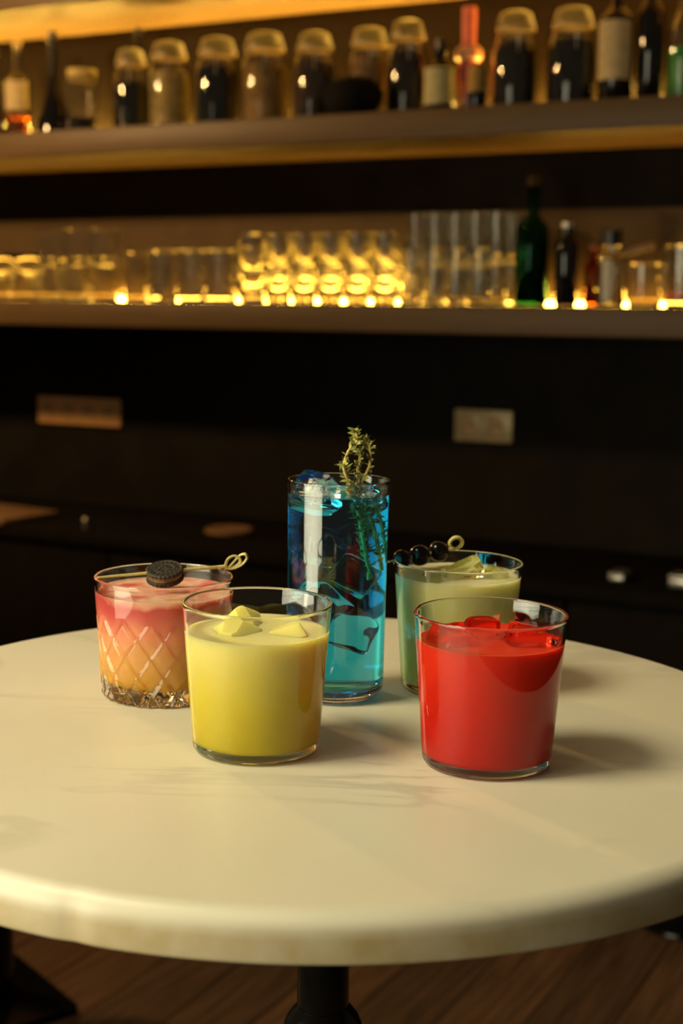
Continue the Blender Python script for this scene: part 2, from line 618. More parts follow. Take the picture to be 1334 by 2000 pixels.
# ================================================================ JARS AND BOTTLES ON THE MIDDLE SHELF
def jar(s, wdt, h, d, mat, fill, label, name='storage_jar', z=Z2T):
    r = empty(name, bar(s, d, z + .0006))
    ro = wdt / 2
    hb = h * 0.80
    t = 0.003
    prof = [(0, .002), (ro * .7, .001), (ro - .008, 0), (ro - .002, .003), (ro, .009), (ro, hb * .72), (ro - .003, hb * .84), (ro * .80, hb * .96), (ro * .80, hb),
            (ro * .80 - t, hb), (ro * .80 - t, hb * .95), (ro - .003 - t, hb * .83), (ro - t, hb * .72), (ro - t, .012), (ro - t - .006, .006), (0, .006)]
    lathe('jar_body', prof, M['glass_bg'], r, 36)
    rl = ro * .82
    lathe('gasket', [(rl - .010, hb + .0005), (rl, hb + .0005), (rl, hb + .004), (rl - .010, hb + .004), (rl - .010, hb + .0005)], M['gasket'], r, 30)
    lathe('lid', [(0, hb + .006), (rl * .75, hb + .006), (rl * .78, hb + .0045), (rl, hb + .0045), (rl + .001, hb + .010), (rl * .97, hb + .018), (rl * .82, h - .004), (rl * .6, h),
                  (0, h)], M['glass_lid'], r, 30)
    cl = tube('clasp', [(0, -rl - .003, hb + .012), (0, -rl - .006, hb - .004), (0, -ro * .9, hb - .03), (0, -ro - .003, hb * .72)], .0016, M['steel'], r, 6)
    if mat:
        zf = h * fill
        rc = ro - t - .0012
        pr = [(0, .0075), (rc - .008, .0075), (rc, .014)]
        for q in range(1, 5):
            zz = .014 + (min(zf, hb * .72) - .014) * q / 4
            pr.append((rc, zz))
        if zf > hb * .72:
            pr.append((rc - .004, min(zf, hb * .83)))
        pr += [(rc * .6, pr[-1][1] + .004), (0, pr[-1][1] + .002)]
        lathe('contents', pr, mat, r, 30)
    tag(r, label, 'jar', 'glass jars on the middle shelf')
    return r


HJ = 0.222
jar(-0.299, .094, .212, .20, M['c_black'], .60, 'glass jar of black contents left of the cream jar')
jar(-0.181, .109, .222, .20, M['c_cream'], .66, 'glass jar filled with pale cream contents')
jar(-0.035, .114, .221, .20, M['c_black'], .76, 'glass jar of black contents between cream and tan jars')
jar(0.102, .118, .223, .20, M['c_tan'], .65, 'glass jar with tan contents right of the tall black fill jar')
jar(0.241, .104, .213, .20, M['c_brown'], .76, 'glass jar with brown contents, left of the black bowl')
jar(0.370, .103, .220, .165, M['c_beige'], .72, 'glass jar with beige contents behind the black bowl')
jar(0.488, .096, .222, .20, M['c_darkbrown'], .72, 'glass jar with dark brown contents right of the black bowl')
jar(0.754, .104, .220, .20, M['c_umber'], .74, 'glass jar with dark contents right of the pink bottle')
jar(0.887, .108, .217, .20, M['c_black'], .70, 'rightmost glass jar with black contents, beside the labelled black bottle')


def bottle_profile(ro, hb, hs, rn, h, t=None):
    """outer: body radius ro to hb, shoulder to hs, neck rn up to h. With t a glass wall, else solid."""
    outer = [(0, .003), (ro * .75, .002), (ro - .004, 0), (ro, .005), (ro, hb)]
    for k in range(1, 7):
        f = k / 6
        e = 0.5 - 0.5 * math.cos(PI * f)
        outer.append((ro + (rn - ro) * e, hb + (hs - hb) * f))
    outer += [(rn, h - .012), (rn + .002, h - .011), (rn + .002, h - .001), (rn + .001, h)]
    if not t:
        return outer + [(0, h)]
    inner = [(max(.002, r - t), max(z, .006)) for (r, z) in reversed(outer[3:])]
    return outer + inner + [(0, .006)]


def bottle(name, s, d, zt, ro, hb, hs, rn, h, mat, label, t=None, group='bottles on the middle shelf', cap=None, lab=None, fill=None, seg=32):
    r = empty(name, bar(s, d, zt + .0006), (0, 0, BROT))
    lathe('bottle_body', bottle_profile(ro, hb, hs, rn, h, t), mat, r, seg)
    if cap:
        rc, hc, cm = cap
        lathe('cap', [(0, h + .0004), (rc, h + .0004), (rc, h + hc - .002), (rc - .002, h + hc), (0, h + hc)], cm, r, 20)
    if lab:
        z0, z1, a0, a1, lm = lab
        bm = bmesh.new()
        n_ = 20
        rows = []
        for rr in (ro + .0003, ro + .0009):
            for z_ in (z0, z1):
                rows.append([bm.verts.new((rr * math.cos(R(a0 + (a1 - a0) * i / n_)), rr * math.sin(R(a0 + (a1 - a0) * i / n_)), z_)) for i in range(n_ + 1)])
        a, b_, c, d_ = rows
        for i in range(n_):
            bm.faces.new((c[i], c[i + 1], d_[i + 1], d_[i])); bm.faces.new((a[i + 1], a[i], b_[i], b_[i + 1]))
            bm.faces.new((d_[i], d_[i + 1], b_[i + 1], b_[i])); bm.faces.new((a[i], a[i + 1], c[i + 1], c[i]))
        bm.faces.new((a[0], c[0], d_[0], b_[0])); bm.faces.new((c[-1], a[-1], b_[-1], d_[-1]))
        new_obj('paper_label', bm_mesh('paper_label', bm), lm, r, 40)
    if fill:
        z1, fm = fill
        tt = t or .003
        lathe('liquid', [(0, .0065), (ro - tt - .005, .0065), (ro - tt - .0008, .012), (ro - tt - .0008, z1), (0, z1)], fm, r, 28)
    tag(r, label, 'bottle', group)
    return r


bottle('glass_bottle', -0.752, .20, Z2T, .034, .13, .17, .012, .235, M['glass_bg'], 'clear bottle with red-brown liquid, cut by the photo edge', .003,
       cap=(.013, .012, M['black_plastic']), fill=(.10, M['c_brown']))
bottle('spirit_bottle', -0.660, .215, Z2T, .033, .150, .178, .011, .245, M['glass_bg'], 'slim clear bottle with bright cream label, left of the conical black bottle', .003,
       cap=(.012, .014, M['gasket']), lab=(.075, .15, 180, 360, M['label_cream']), fill=(.06, M['whisky']))
bottle('conical_bottle', -0.551, .20, Z2T, .047, .012, .165, .013, .255, M['black_bottle'], 'black conical bottle with long thin neck', None, cap=(.012, .02, M['black_plastic']))
# small clear jar with dark bottom
r = empty('small_jar', bar(-0.442, .22, Z2T + .0006))
lathe('jar_body', [(0, 0), (.036, 0), (.040, .004), (.044, .12), (.046, .150), (.043, .150), (.041, .12), (.036, .008), (0, .007)], M['glass_bg'], r, 32)
lathe('contents', [(0, .008), (.033, .008), (.0355, .012), (.037, .045), (0, .048)], M['c_black'], r, 28)
lathe('cork', [(0, .14), (.036, .14), (.038, .168), (0, .170)], M['c_cream'], r, 24)
tag(r, 'small clear jar with dark bottom, beside the conical black bottle', 'jar', 'glass jars on the middle shelf')
bottle('black_bottle', -0.363, .075, Z2T, .033, .14, .19, .012, .275, M['black_bottle'], 'tall thin-necked black bottle behind the second jar', None, cap=(.012, .016, M['black_plastic']))
# black bowl in front of the jars
b = lathe('black_bowl', [(0, 0), (.045, 0), (.056, .006), (.066, .030), (.068, .050), (.062, .072), (.050, .083), (.030, .088), (0, .089)], M['c_black'], None, 40)
b.location = bar(0.389, .285, Z2T + .0006)
tag(b, 'low rounded black bowl in front of the jars', 'bowl')
bottle('dropper_bottle', 0.583, .225, Z2T, .036, .105, .125, .014, .150, M['black_bottle'], 'squat black bottle with cream label left of pink bottle', None,
       cap=(.012, .02, M['black_plastic']), lab=(.024, .104, 190, 350, M['label_green']))
# pink bottle
r = empty('pink_bottle', bar(0.628, .17, Z2T + .0006))
lathe('bottle_body', [(0, 0), (.019, 0), (.021, .004), (.021, .05), (.026, .10), (.022, .125), (.026, .140), (.020, .158), (.016, .165), (.017, .24), (.015, .246), (0, .247)], M['pink'], r, 28)
lathe('collar', [(.0225, .126), (.031, .132), (.031, .150), (.024, .158), (.022, .158), (.022, .126)], M['peach'], r, 24)
tag(r, 'slim pink bottle with tall straight neck', 'bottle', 'bottles on the middle shelf')
r = empty('small_bottle', bar(0.678, .235, Z2T + .0006))
lathe('bottle_body', [(0, 0), (.020, 0), (.022, .004), (.022, .046), (0, .046)], M['black_bottle'], r, 24)
lathe('upper_half', [(0, .0465), (.0215, .0465), (.0215, .09), (.012, .108), (0, .109)], M['c_tan'], r, 24)
tag(r, 'small tan bottle with black lower half, right of the pink bottle', 'bottle', 'bottles on the middle shelf')
bottle('labelled_bottle', 0.990, .21, Z2T, .038, .18, .215, .013, .275, M['black_bottle'], 'black bottle with large cream label', None, cap=(.014, .03, M['black_plastic']),
       lab=(.055, .178, 185, 340, M['label_cream']))
r = bottle('black_bottle', 1.062, .20, Z2T, .029, .19, .225, .012, .265, M['black_bottle'], 'tall black bottle with violet base left of the green bottle', None, cap=(.014, .03, M['purple']))
lathe('violet_foot', [(.0295, .0005), (.0305, .0005), (.0305, .010), (.0295, .010), (.0295, .0005)], M['purple'], r, 28)
bottle('green_bottle', 1.133, .20, Z2T, .035, .15, .20, .013, .26, M['glass_bg'], 'clear bottle of bright green liqueur at the right edge', .003, cap=(.014, .03, M['peach']), fill=(.115, M['green_liquid']))

# ================================================================ GLASSES ON THE LOWER SHELF
def tumbler_mesh(name, rb, rt_, h, base, t=.0022, seg=26):
    pr = [(0, .0015), (rb - .004, 0), (rb - .0008, .0012), (rb, .004), (rt_, h - .001), (rt_ - t / 2, h), (rt_ - t, h - .001), (rb - t, base + .003), (rb - t - .003, base), (0, base)]
    me = bm_mesh(name, lathe_bm(pr, seg))
    me.materials.append(M['glass_bg'])
    for p in me.polygons:
        p.use_smooth = True
    me.set_sharp_from_angle(angle=R(40))
    return me


def put(name, me, s, d, z, label, cat, group):
    o = bpy.data.objects.new(name, me)
    COL.objects.link(o)
    o.location = bar(s, d, z + .0006)
    o.rotation_euler = (0, 0, random.uniform(0, 6))
    tag(o, label, cat, group)
    return o


rock = tumbler_mesh('rocks_glass', .036, .041, .092, .016)
small = tumbler_mesh('small_tumbler', .032, .037, .125, .012)
wide = tumbler_mesh('wide_tumbler', .034, .040, .128, .010)
stk = tumbler_mesh('stacking_tumbler', .028, .036, .105, .012)
slim = tumbler_mesh('slim_stacking_glass', .0195, .0245, .112, .014)
short = tumbler_mesh('shot_glass', .021, .0255, .125, .014)
# stemmed coupe
cp = [(0, .0), (.030, .0), (.033, .0015), (.030, .003), (.006, .007), (.0035, .012), (.0035, .055), (.008, .065), (.030, .080), (.043, .100), (.046, .125),
      (.0445, .125), (.041, .101), (.028, .0815), (.006, .068), (0, .067)]
coupe = bm_mesh('coupe_glass', lathe_bm(cp, 28))
coupe.materials.append(M['glass_bg'])
for p in coupe.polygons:
    p.use_smooth = True

for i, s in enumerate((-.775, -.688, -.600)):
    put('rocks_glass', rock, s, .275, Z1T, '%s low thick rocks glass at the left end of the lower shelf' % ('leftmost', 'middle', 'rightmost')[i], 'glass', 'rocks glasses at the left end')
for i, s in enumerate((-.885, -.787, -.689)):
    put('coupe_glass', coupe, s, .15, Z1T, '%s stemmed coupe glass behind the low rocks glasses' % ('leftmost', 'middle', 'rightmost')[i], 'glass', 'coupe glasses at the left end')
for i, s in enumerate((-.565, -.478, -.392)):
    put('rocks_glass', rock, s, .20, Z1T, 'lower glass of the %s stack of two rocks glasses' % ('leftmost', 'middle', 'rightmost')[i], 'glass', 'bottom row of stacked rocks glasses')
    put('rocks_glass', rock, s + random.uniform(-.003, .003), .20, Z1T + .0932, 'upper rocks glass of the %s stack of two' % ('leftmost', 'middle', 'rightmost')[i], 'glass', 'top row of stacked rocks glasses')
for i, s in enumerate((-.513, -.428)):
    put('rocks_glass', rock, s, .29, Z1T, '%s rocks glass in front of the stacked ones' % ('left', 'right')[i], 'glass', 'rocks glasses before the stack')
for i, s in enumerate((-.325, -.248)):
    put('small_tumbler', small, s, .15, Z1T, '%s plain small tumbler between stack and wide tumblers' % ('left', 'right')[i], 'glass', 'small tumblers left of centre')
for d in (.13, .25):
    for i, s in enumerate((-.165, -.080, .005)):
        put('wide_tumbler', wide, s + .02 * (d < .2), d, Z1T, '%s plain wide tumbler, %s row, left of the nested tumblers' % (('leftmost', 'middle', 'rightmost')[i], 'back' if d < .2 else 'front'), 'glass', 'wide tumblers left of centre')
ORD = ('first', 'second', 'third', 'fourth', 'fifth', 'sixth')
for d in (.12, .235):
    row = 'back' if d < .2 else 'front'
    for i in range(6):
        s = .088 + .0735 * i + .012 * (d < .2)
        put('stacking_tumbler', stk, s, d, Z1T, 'lower tumbler of the %s nested pair from the left, %s row' % (ORD[i], row), 'glass', 'lower nested tumblers')
        put('stacking_tumbler', stk, s, d, Z1T + .060, 'upper tumbler of the %s nested pair from the left, %s row' % (ORD[i], row), 'glass', 'upper nested tumblers')
for d in (.10, .16, .22):
    for i in range(5):
        row = {.10: 'back', .16: 'middle', .22: 'front'}[d]
        put('slim_glass', slim, .528 + .051 * i + .01 * (d == .16), d, Z1T, 'lower glass of the %s slim stack from the left, %s row, beside the green bottle' % (ORD[i], row), 'glass', 'lower slim glasses right of centre')
        put('slim_glass', slim, .528 + .051 * i + .01 * (d == .16), d, Z1T + .097, 'upper glass of the %s slim stack from the left, %s row, beside the green bottle' % (ORD[i], row), 'glass', 'upper slim glasses right of centre')
for i in range(4):
    put('shot_glass', short, .548 + .057 * i, .285, Z1T, '%s short narrow glass from the left, in front of the slim stacks' % ORD[i], 'glass', 'short glasses before the slim stacks')

bottle('teal_bottle', 0.807, .20, Z1T, .037, .17, .205, .013, .265, M['green_glass'], 'green glass bottle on the lower shelf beside the slim stacks', .003, 'bottles on the lower shelf',
       cap=(.0145, .022, M['c_brown']))
bottle('black_bottle', 0.889, .20, Z1T, .026, .13, .155, .014, .172, M['black_bottle'], 'small glossy black bottle right of the green bottle', None, 'bottles on the lower shelf',
       cap=(.015, .012, M['steel']))
bottle('amber_bottle', 0.940, .17, Z1T, .018, .085, .105, .008, .125, M['amber_glass'], 'small amber glass bottle right of the black bottle', .002, 'bottles on the lower shelf',
       cap=(.009, .012, M['wood']))
r = bottle('capped_bottle', 0.992, .20, Z1T, .033, .105, .118, .018, .130, M['glass_bg'], 'clear squat bottle with wide black cap', .003, 'bottles on the lower shelf',
           cap=(.0235, .034, M['black_plastic']), lab=(.008, .10, 255, 290, M['grey_strip']))
# jar with a wooden muddler lying across it
put('rocks_glass', rock, 1.070, .20, Z1T, 'rocks glass carrying the wooden muddler', 'glass', 'glass under the muddler')
mz = Z1T + .092 + .0075
b = tube('muddler', [bar(1.008, .20, mz + .012), bar(1.03, .20, mz + .019), bar(1.06, .195, mz + .027), bar(1.085, .195, mz + .033)], [.0065, .007, .0075, .008], M['wood'], None, 12)
tag(b, 'copper brown wooden muddler lying across a glass', 'muddler')
for s, d in ((1.135, .105), (1.222, .12), (1.160, .235)):
    o = empty('tumbler', bar(s, d, Z1T + .0006))
    g_ = new_obj('glass_body', wide, None, o, 0)
    if d > .2:
        lathe('syrup', [(0, .0108), (.029, .0108), (.0315, .014), (.0318, .030), (0, .030)], M['red_syrup'], o, 24)
        tag(o, 'tumbler with red syrup in its base at the right end', 'glass', 'tumblers at the right end')
    else:
        tag(o, '%s empty tumbler at the right end of the lower shelf' % ('left' if s < 1.2 else 'right'), 'glass', 'empty tumblers at the right end')

# ================================================================ THE TABLE (its floor is a touch uneven: the top leans 0.4 degrees)
TCX, TCY, TILT = -0.0148, 0.8864, 0.0077
TT, TR = 0.0245, 0.300


def ontab(x, y, z=0.0):
    """point z above the table top, at table coordinates x,y"""
    dx = x - TCX
    return Vector((TCX + dx + z * TILT, y, TZ + z - dx * TILT))


table = empty('cafe_table', (TCX, TCY, 0))
prof = [(0, -TT)] + [(TR - .0026, -TT)] + arc(TR - .0025, -TT + .0025, .0025, -90, 0, 4)[1:] + [(TR, -.012)]
prof += arc(TR - .0095, -.0095, .0095, 5, 90, 9) + [(TR * .7, 0), (TR * .35, 0), (0, 0)]
prof = [(r_, z_) for r_, z_ in prof]
chips = [(R(212), .0022, .012), (R(150), .0015, .010), (R(122), .0018, .012), (R(250), .0012, .02)]


def chip(r_, z_, a):
    k = 0
    for ca, dep, wid in chips:
        da = (a - ca + PI) % (2 * PI) - PI
        k += dep * math.exp(-(da / wid) ** 2)
    return r_ - k * (1 if r_ > TR - .012 else 0)


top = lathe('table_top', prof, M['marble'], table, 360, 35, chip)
top.location = (0, 0, TZ)
top.rotation_euler = (0, TILT, 0)
tag(top, 'white marble slab with faint grey veins')
ped = [(0, 0), (.19, 0), (.2, .006), (.196, .016), (.12, .032), (.06, .05), (.034, .09), (.024, .13), (.022, .20), (.0235, .30), (.0235, .45), (.020, .62), (.0140, .708)]
ped = ped + arc(0, .7330, .027, -60, 52, 10) + [(.0170, .7550), (.0168, .80), (.0166, TZ - .045), (.030, TZ - .040), (.075, TZ - .034), (.075, TZ - .0275), (0, TZ - .0275)]
ped = [(max(r_, 0), z_) for r_, z_ in ped]
c_ = lathe('pedestal', ped, M['iron'], table, 48)
c_.location = (0.006, 0, 0)
tag(c_, 'glossy black turned column')
tag(table, 'small round white marble cafe table on a black pedestal', 'table')

# ================================================================ DRINKS
def glass_profile(rb, rt_, H, t, base, cr=.004, dome=.0008, lip=.0003):
    k = (rt_ - rb) / H
    ro = lambda z: rb + k * z
    pr = [(0, dome), (rb * .5, dome * .7), (rb - cr - .001, 0.0)]
    pr += [(x, z) for x, z in arc(ro(cr) - cr, cr, cr, -80, 0, 6)]
    for q in range(1, 9):
        z = cr + (H - .004 - cr) * q / 8
        pr.append((ro(z), z))
    pr.append((ro(H - .0025) + lip, H - .0025))
    rimc = ro(H) + lip - t / 2
    pr += arc(rimc, H - t / 2, t / 2, 0, 180, 8)
    ri = lambda z: ro(z) - t
    pr.append((ri(H - .0025), H - .003))
    ic = max(cr, .004)
    for q in range(7, 0, -1):
        z = base + ic + (H - .004 - base - ic) * q / 8
        pr.append((ri(z), z))
    pr += [(x, z) for x, z in reversed(arc(ri(base + ic) - ic, base + ic, ic, -88, 0, 6))]
    pr += [(rb * .4, base + dome * .5), (0, base + dome)]
    return pr, ri, ic


def liquid_profile(ri, base, ic, lvl, dome=.0008, eps=.0003, men=.0009):
    pr = [(0, base + dome - eps), (ri(base) * .4, base + dome * .5 - eps)]
    pr += [(x + eps, z - eps * .7) for x, z in arc(ri(base + ic) - ic, base + ic, ic, -88, 0, 6)]
    for q in range(1, 13):
        z = base + ic + (lvl + men - base - ic) * q / 12
        pr.append((ri(z) + eps, z))
    pr += [(ri(lvl) - .0006, lvl + men * .45), (ri(lvl) - .0018, lvl + men * .1), (ri(lvl) - .004, lvl), (ri(lvl) * .5, lvl), (0, lvl)]
    return pr


G = {'yellow': (-.04885, .81724), 'red': (.08460, .79872), 'green': (.07883, .96119), 'blue': (-.00301, .93598), 'pink': (-.11722, .93269)}
ROT = (0, TILT, 0)


def loc(gname, dx, dy, z):
    x, y = G[gname]
    return ontab(x + dx, y + dy, z)


def drink(gname, name, rb, rt_, H, t, base, lvl, mat, label, liqlabel, cr=.004, dome=.0008):
    x, y = G[gname]
    r = empty(name, ontab(x, y, .0002), ROT)
    pr, ri, ic = glass_profile(rb, rt_, H, t, base, cr, dome)
    g = lathe('glass', pr, M['glass'], r, 112, 60)
    l = lathe('drink', liquid_profile(ri, base, ic, lvl, dome), mat, r, 96, 50)
    tag(l, liqlabel)
    tag(r, label, 'drink')
    return r


RT, RB, HH = .04337, .03677, .08756
M['yellow'] = juice('cloudy_lemon_yellow', [(0.0, (0.64, 0.53, 0.02)), (0.45, (0.72, 0.62, 0.06)), (0.8, (0.78, 0.70, 0.20)), (1.0, (0.80, 0.74, 0.30))], .005, .072, .012, (1, .85, .35), .14)
M['red'] = juice('cloudy_cherry_red', [(0.0, (0.60, 0.012, 0.008)), (0.5, (0.68, 0.020, 0.009)), (1.0, (0.74, 0.040, 0.014))], .005, .074, .008, (1, .30, .2), .2)
M['green'] = juice('cloudy_pale_green', [(0.0, (0.68, 0.72, 0.20)), (0.6, (0.74, 0.74, 0.32)), (1.0, (0.76, 0.73, 0.40))], .005, .08, .012, (1, .95, .5), .12)
M['pinkd'] = juice('pink_to_amber', [(0.12, (0.72, 0.40, 0.06)), (0.36, (0.79, 0.45, 0.15)), (0.62, (0.82, 0.35, 0.19)), (0.82, (0.70, 0.16, 0.13)), (0.93, (0.62, 0.10, 0.09)), (1.0, (0.80, 0.46, 0.33))],
                   .008, .071, .010, (1, .55, .3), .14, 60)
M['blue'] = glass('clear_blue_liqueur', (1, 1, 1), 1.33, 0.0, ((0.0, 0.845, 0.995), 62))

drink('yellow', 'yellow_cocktail', RB, RT, HH, .0017, .0058, .0705, M['yellow'], 'cloudy lemon yellow drink in a plain tumbler, front left on the table', 'cloudy lemon yellow liquid')
drink('red', 'red_cocktail', RB, RT, HH, .0017, .0058, .0715, M['red'], 'bright red iced drink in a plain tumbler', 'opaque bright red liquid')
drink('green', 'green_cocktail', RB, RT, HH, .0017, .0058, .078, M['green'], 'pale green drink in a tumbler behind the red drink', 'cloudy pale green liquid')
drink('blue', 'blue_cocktail', .0319, .03343, .14515, .0013, .0075, .1355, M['blue'], 'tall highball of clear blue drink with herb sprigs', 'clear bright blue liquid', .009, .0022)

# cut crystal tumbler: diamond cuts in the outer wall, deep notches round the heavy base
def cut_glass(parent):
    rb, rt_, H, t, base = .0408, .04557, .07958, .0019, .0105
    k = (rt_ - rb) / H
    ro = lambda z: rb + k * z
    seg = 384
    zs = [0, .0008, .0018, .003] + [.003 + (.060 - .003) * i / 72 for i in range(1, 73)] + [.064, .070, H - .003]
    N = 15
    Zt = .0575
    per = .0245
    bm = bmesh.new()

    def groove(a, z):
        if z > Zt + .001 or z < .0006:
            return 0
        u = a / (2 * PI) * N
        v = (Zt - z) / per
        wv = .0021 + (.0006 if z < .016 else 0)
        dep = .0014 + (.0007 if z < .016 else .0)
        best = 0
        for sgn in (1, -1):
            q = u + sgn * v
            f = q - round(q)
            dist = abs(f) * (2 * PI * rb / N) * .80
            if dist < wv:
                best = max(best, dep * (1 - dist / wv))
        if z > Zt - .004:
            best *= max(0, (Zt - z) / .004)
        return best

    rings = []
    for z in zs:
        row = []
        for i in range(seg):
            a = 2 * PI * i / seg
            r_ = ro(z)
            if z < .003:
                r_ -= .003 - math.sqrt(max(0, .003 ** 2 - (.003 - z) ** 2))
            r_ -= groove(a, z)
            row.append(bm.verts.new((r_ * math.cos(a), r_ * math.sin(a), z)))
        rings.append(row)
    rim = arc(ro(H) - t / 2, H - t / 2, t / 2, 0, 180, 8)
    inner = [(ro(z) - t - .0007 * min(1, max(0, (Zt + .006 - z) / .006)), z) for z in (H - .004, .066, .0625, .0595, .055, .045, .035, .025, base + .006)]
    ri_b = inner[-1][0]
    tail = list(reversed(arc(ri_b - .0055, base + .0055, .0055, -88, 0, 6))) + [(.02, base + .0003), (0, base + .0006)]
    for r_, z in rim + inner + tail:
        if r_ < 1e-6:
            rings.append([bm.verts.new((0, 0, z))])
        else:
            rings.append([bm.verts.new((r_ * math.cos(2 * PI * i / seg), r_ * math.sin(2 * PI * i / seg), z)) for i in range(seg)])
    cen = bm.verts.new((0, 0, .0006))
    for i in range(seg):
        bm.faces.new((cen, rings[0][(i + 1) % seg], rings[0][i]))
    for A, B in zip(rings, rings[1:]):
        for i in range(seg):
            j = (i + 1) % seg
            if len(B) == 1:
                bm.faces.new((A[i], A[j], B[0]))
            else:
                bm.faces.new((A[i], A[j], B[j], B[i]))
    o = new_obj('glass', bm_mesh('cut_glass', bm), M['glass'], parent, 22)
    lz = .0695
    eps = .0003
    prof = [(0, base + .0004), (.02, base)] + [(x + eps, z - eps) for x, z in arc(ri_b - .0055, base + .0055, .0055, -88, 0, 6)]
    for r_, z in reversed(inner[1:-1]):
        if z < lz:
            prof.append((r_ + eps, z))
    rl = ro(lz) - t
    prof += [(rl + eps, lz + .0006), (rl - .001, lz + .0003), (rl - .003, lz), (rl * .5, lz), (0, lz)]
    l = lathe('drink', prof, M['pinkd'], parent, 96, 50)
    tag(l, 'layered liquid, amber below and pink above')


r = empty('pink_cocktail', ontab(*G['pink'], .0002), ROT)
cut_glass(r)
tag(r, 'pink and amber layered drink in a diamond-cut crystal tumbler', 'drink')


# ---------------------------------------------------------------- ice
def ice_bm(sx, sy, sz, seed, bev=.28):
    rnd = random.Random(seed)
    bm = bmesh.new()
    bmesh.ops.create_cube(bm, size=1)
    for v in bm.verts:
        v.co += Vector([rnd.uniform(-.13, .13) for _ in range(3)])
    bmesh.ops.bevel(bm, geom=list(bm.edges), offset=bev * .5, segments=4, affect='EDGES', profile=0.6)
    bmesh.ops.subdivide_edges(bm, edges=[e for e in bm.edges if e.calc_length() > .3], cuts=3, use_grid_fill=True)
    if bev < .3:        # chipped, faceted ice
        for _ in range(7):
            n_ = Vector((rnd.uniform(-1, 1), rnd.uniform(-1, 1), rnd.uniform(-.2, 1))).normalized()
            cut = bmesh.ops.bisect_plane(bm, geom=bm.verts[:] + bm.edges[:] + bm.faces[:], plane_co=n_ * rnd.uniform(.46, .56), plane_no=n_, clear_outer=True)
            es = [e for e in cut['geom_cut'] if isinstance(e, bmesh.types.BMEdge)]
            if es:
                bmesh.ops.holes_fill(bm, edges=bm.edges[:], sides=0)
    ph = [rnd.uniform(0, 6) for _ in range(6)]
    amp = .004 if bev < .3 else .016
    for v in bm.verts:
        c = v.co
        c += c.normalized() * amp * (math.sin(7 * c.x + ph[0]) + math.sin(8 * c.y + ph[1]) + math.sin(7.5 * c.z + ph[2]))
    for v in bm.verts:
        c = v.co
        v.co = Vector((c.x * sx, c.y * sy, c.z * sz))
    return bm


M['ice_yellow'] = juice('frosty_yellow_ice', [(0, (.66, .58, .10)), (1, (.74, .67, .20))], -.01, .01, .010, (1, .9, .5), .2)
M['ice_green'] = glass('frosty_green_ice', (.93, .94, .80), 1.31, 0.12)
M['ice_red'] = glass('red_tinted_ice', (1, .55, .45), 1.31, 0.02)


fm, ft, fp = nt('white_frost')
fp.inputs['Base Color'].default_value = (.9, .92, .92, 1)
fp.inputs['Roughness'].default_value = 0.6
fn = ft.nodes.new('ShaderNodeTexNoise'); fn.inputs['Scale'].default_value = 320; fn.inputs['Detail'].default_value = 4
fr_ = ft.nodes.new('ShaderNodeMapRange'); fr_.inputs['From Min'].default_value = .40; fr_.inputs['From Max'].default_value = .70; fr_.inputs['To Max'].default_value = .75
ftc = ft.nodes.new('ShaderNodeTexCoord')
ft.links.new(ftc.outputs['Object'], fn.inputs['Vector']); ft.links.new(fn.outputs['Fac'], fr_.inputs['Value']); ft.links.new(fr_.outputs[0], fp.inputs['Alpha'])
M['frost'] = fm


def ice(gname, dx, dy, z, size, rot, seed, mat, label, group=None, bev=.28):
    o = new_obj('ice_cube', bm_mesh('ice_cube', ice_bm(*size, seed, bev)), mat, None, 28 if bev < .3 else 60)
    o.location = loc(gname, dx, dy, z)
    o.rotation_euler = tuple(R(a) for a in rot)
    tag(o, label, 'ice cube', group)
    if mat is M['ice']:       # cloudy heart of the cube
        a, b, c = size[0] * .27, size[1] * .27, size[2] * .27
        pr = [(math.sin(PI * k / 10), -math.cos(PI * k / 10)) for k in range(11)]
        pr[0] = (0, -1); pr[-1] = (0, 1)
        f = lathe('frosted_core', pr, M['frost'], o, 24, 60)
        rnd = random.Random(seed)
        for v in f.data.vertices:
            k = 1 + rnd.uniform(-.12, .12)
            v.co = Vector((v.co.x * a * k, v.co.y * b * k, v.co.z * c * k))
    return o


ice('blue', -.0140, -.006, .1370, (.027, .022, .022), (14, 14, -24), 3, M['ice'], 'large clear ice cube rising above the rim of the blue drink')
ice('blue', .0175, -.004, .1340, (.018, .018, .016), (20, -15, 40), 5, M['ice'], 'small clear ice cube beside the herb in the blue drink')
M['ice_sunk'] = glass('sunken_ice', (1, 1, 1), 1.035)
for i, (dx, dy, z, sz, rot) in enumerate([(-.010, .002, .100, .022, (25, 12, 30)), (.009, -.005, .083, .022, (10, 35, 10)), (-.008, .004, .062, .022, (40, 10, 60)), (.008, -.004, .044, .022, (15, 20, 35))]):
    ice('blue', dx, dy, z, (sz, sz, sz * .95), rot, 20 + i, M['ice_sunk'], 'faint clear ice cube sunk in the blue drink, %s' % ('highest of the four', 'second from the top', 'third from the top', 'lowest of the four')[i], 'ice cubes sunk in the blue drink', .36)
ice('yellow', -.0105, -.006, .0650, (.023, .022, .020), (38, 36, 15), 7, M['ice_yellow'], 'pointed pale ice cube in the yellow drink, left of its middle', None, .2)
ice('yellow', .0170, -.004, .0645, (.029, .020, .020), (24, -24, 10), 8, M['ice_yellow'], 'wide pale ice cube on the right of the yellow drink', None, .2)
ice('yellow', -.0100, .018, .0685, (.020, .018, .019), (35, 30, 50), 9, M['ice_yellow'], 'pale ice cube at the back of the yellow drink', None, .18)
ice('red', -.0030, .012, .0730, (.022, .020, .018), (12, 5, 20), 11, M['ice_red'], 'domed red ice cube in the middle back of the red drink', None, .42)
ice('red', .0220, -.004, .0715, (.024, .020, .017), (5, 12, 10), 12, M['ice_red'], 'rounded red ice cube on the right of the red drink', None, .40)
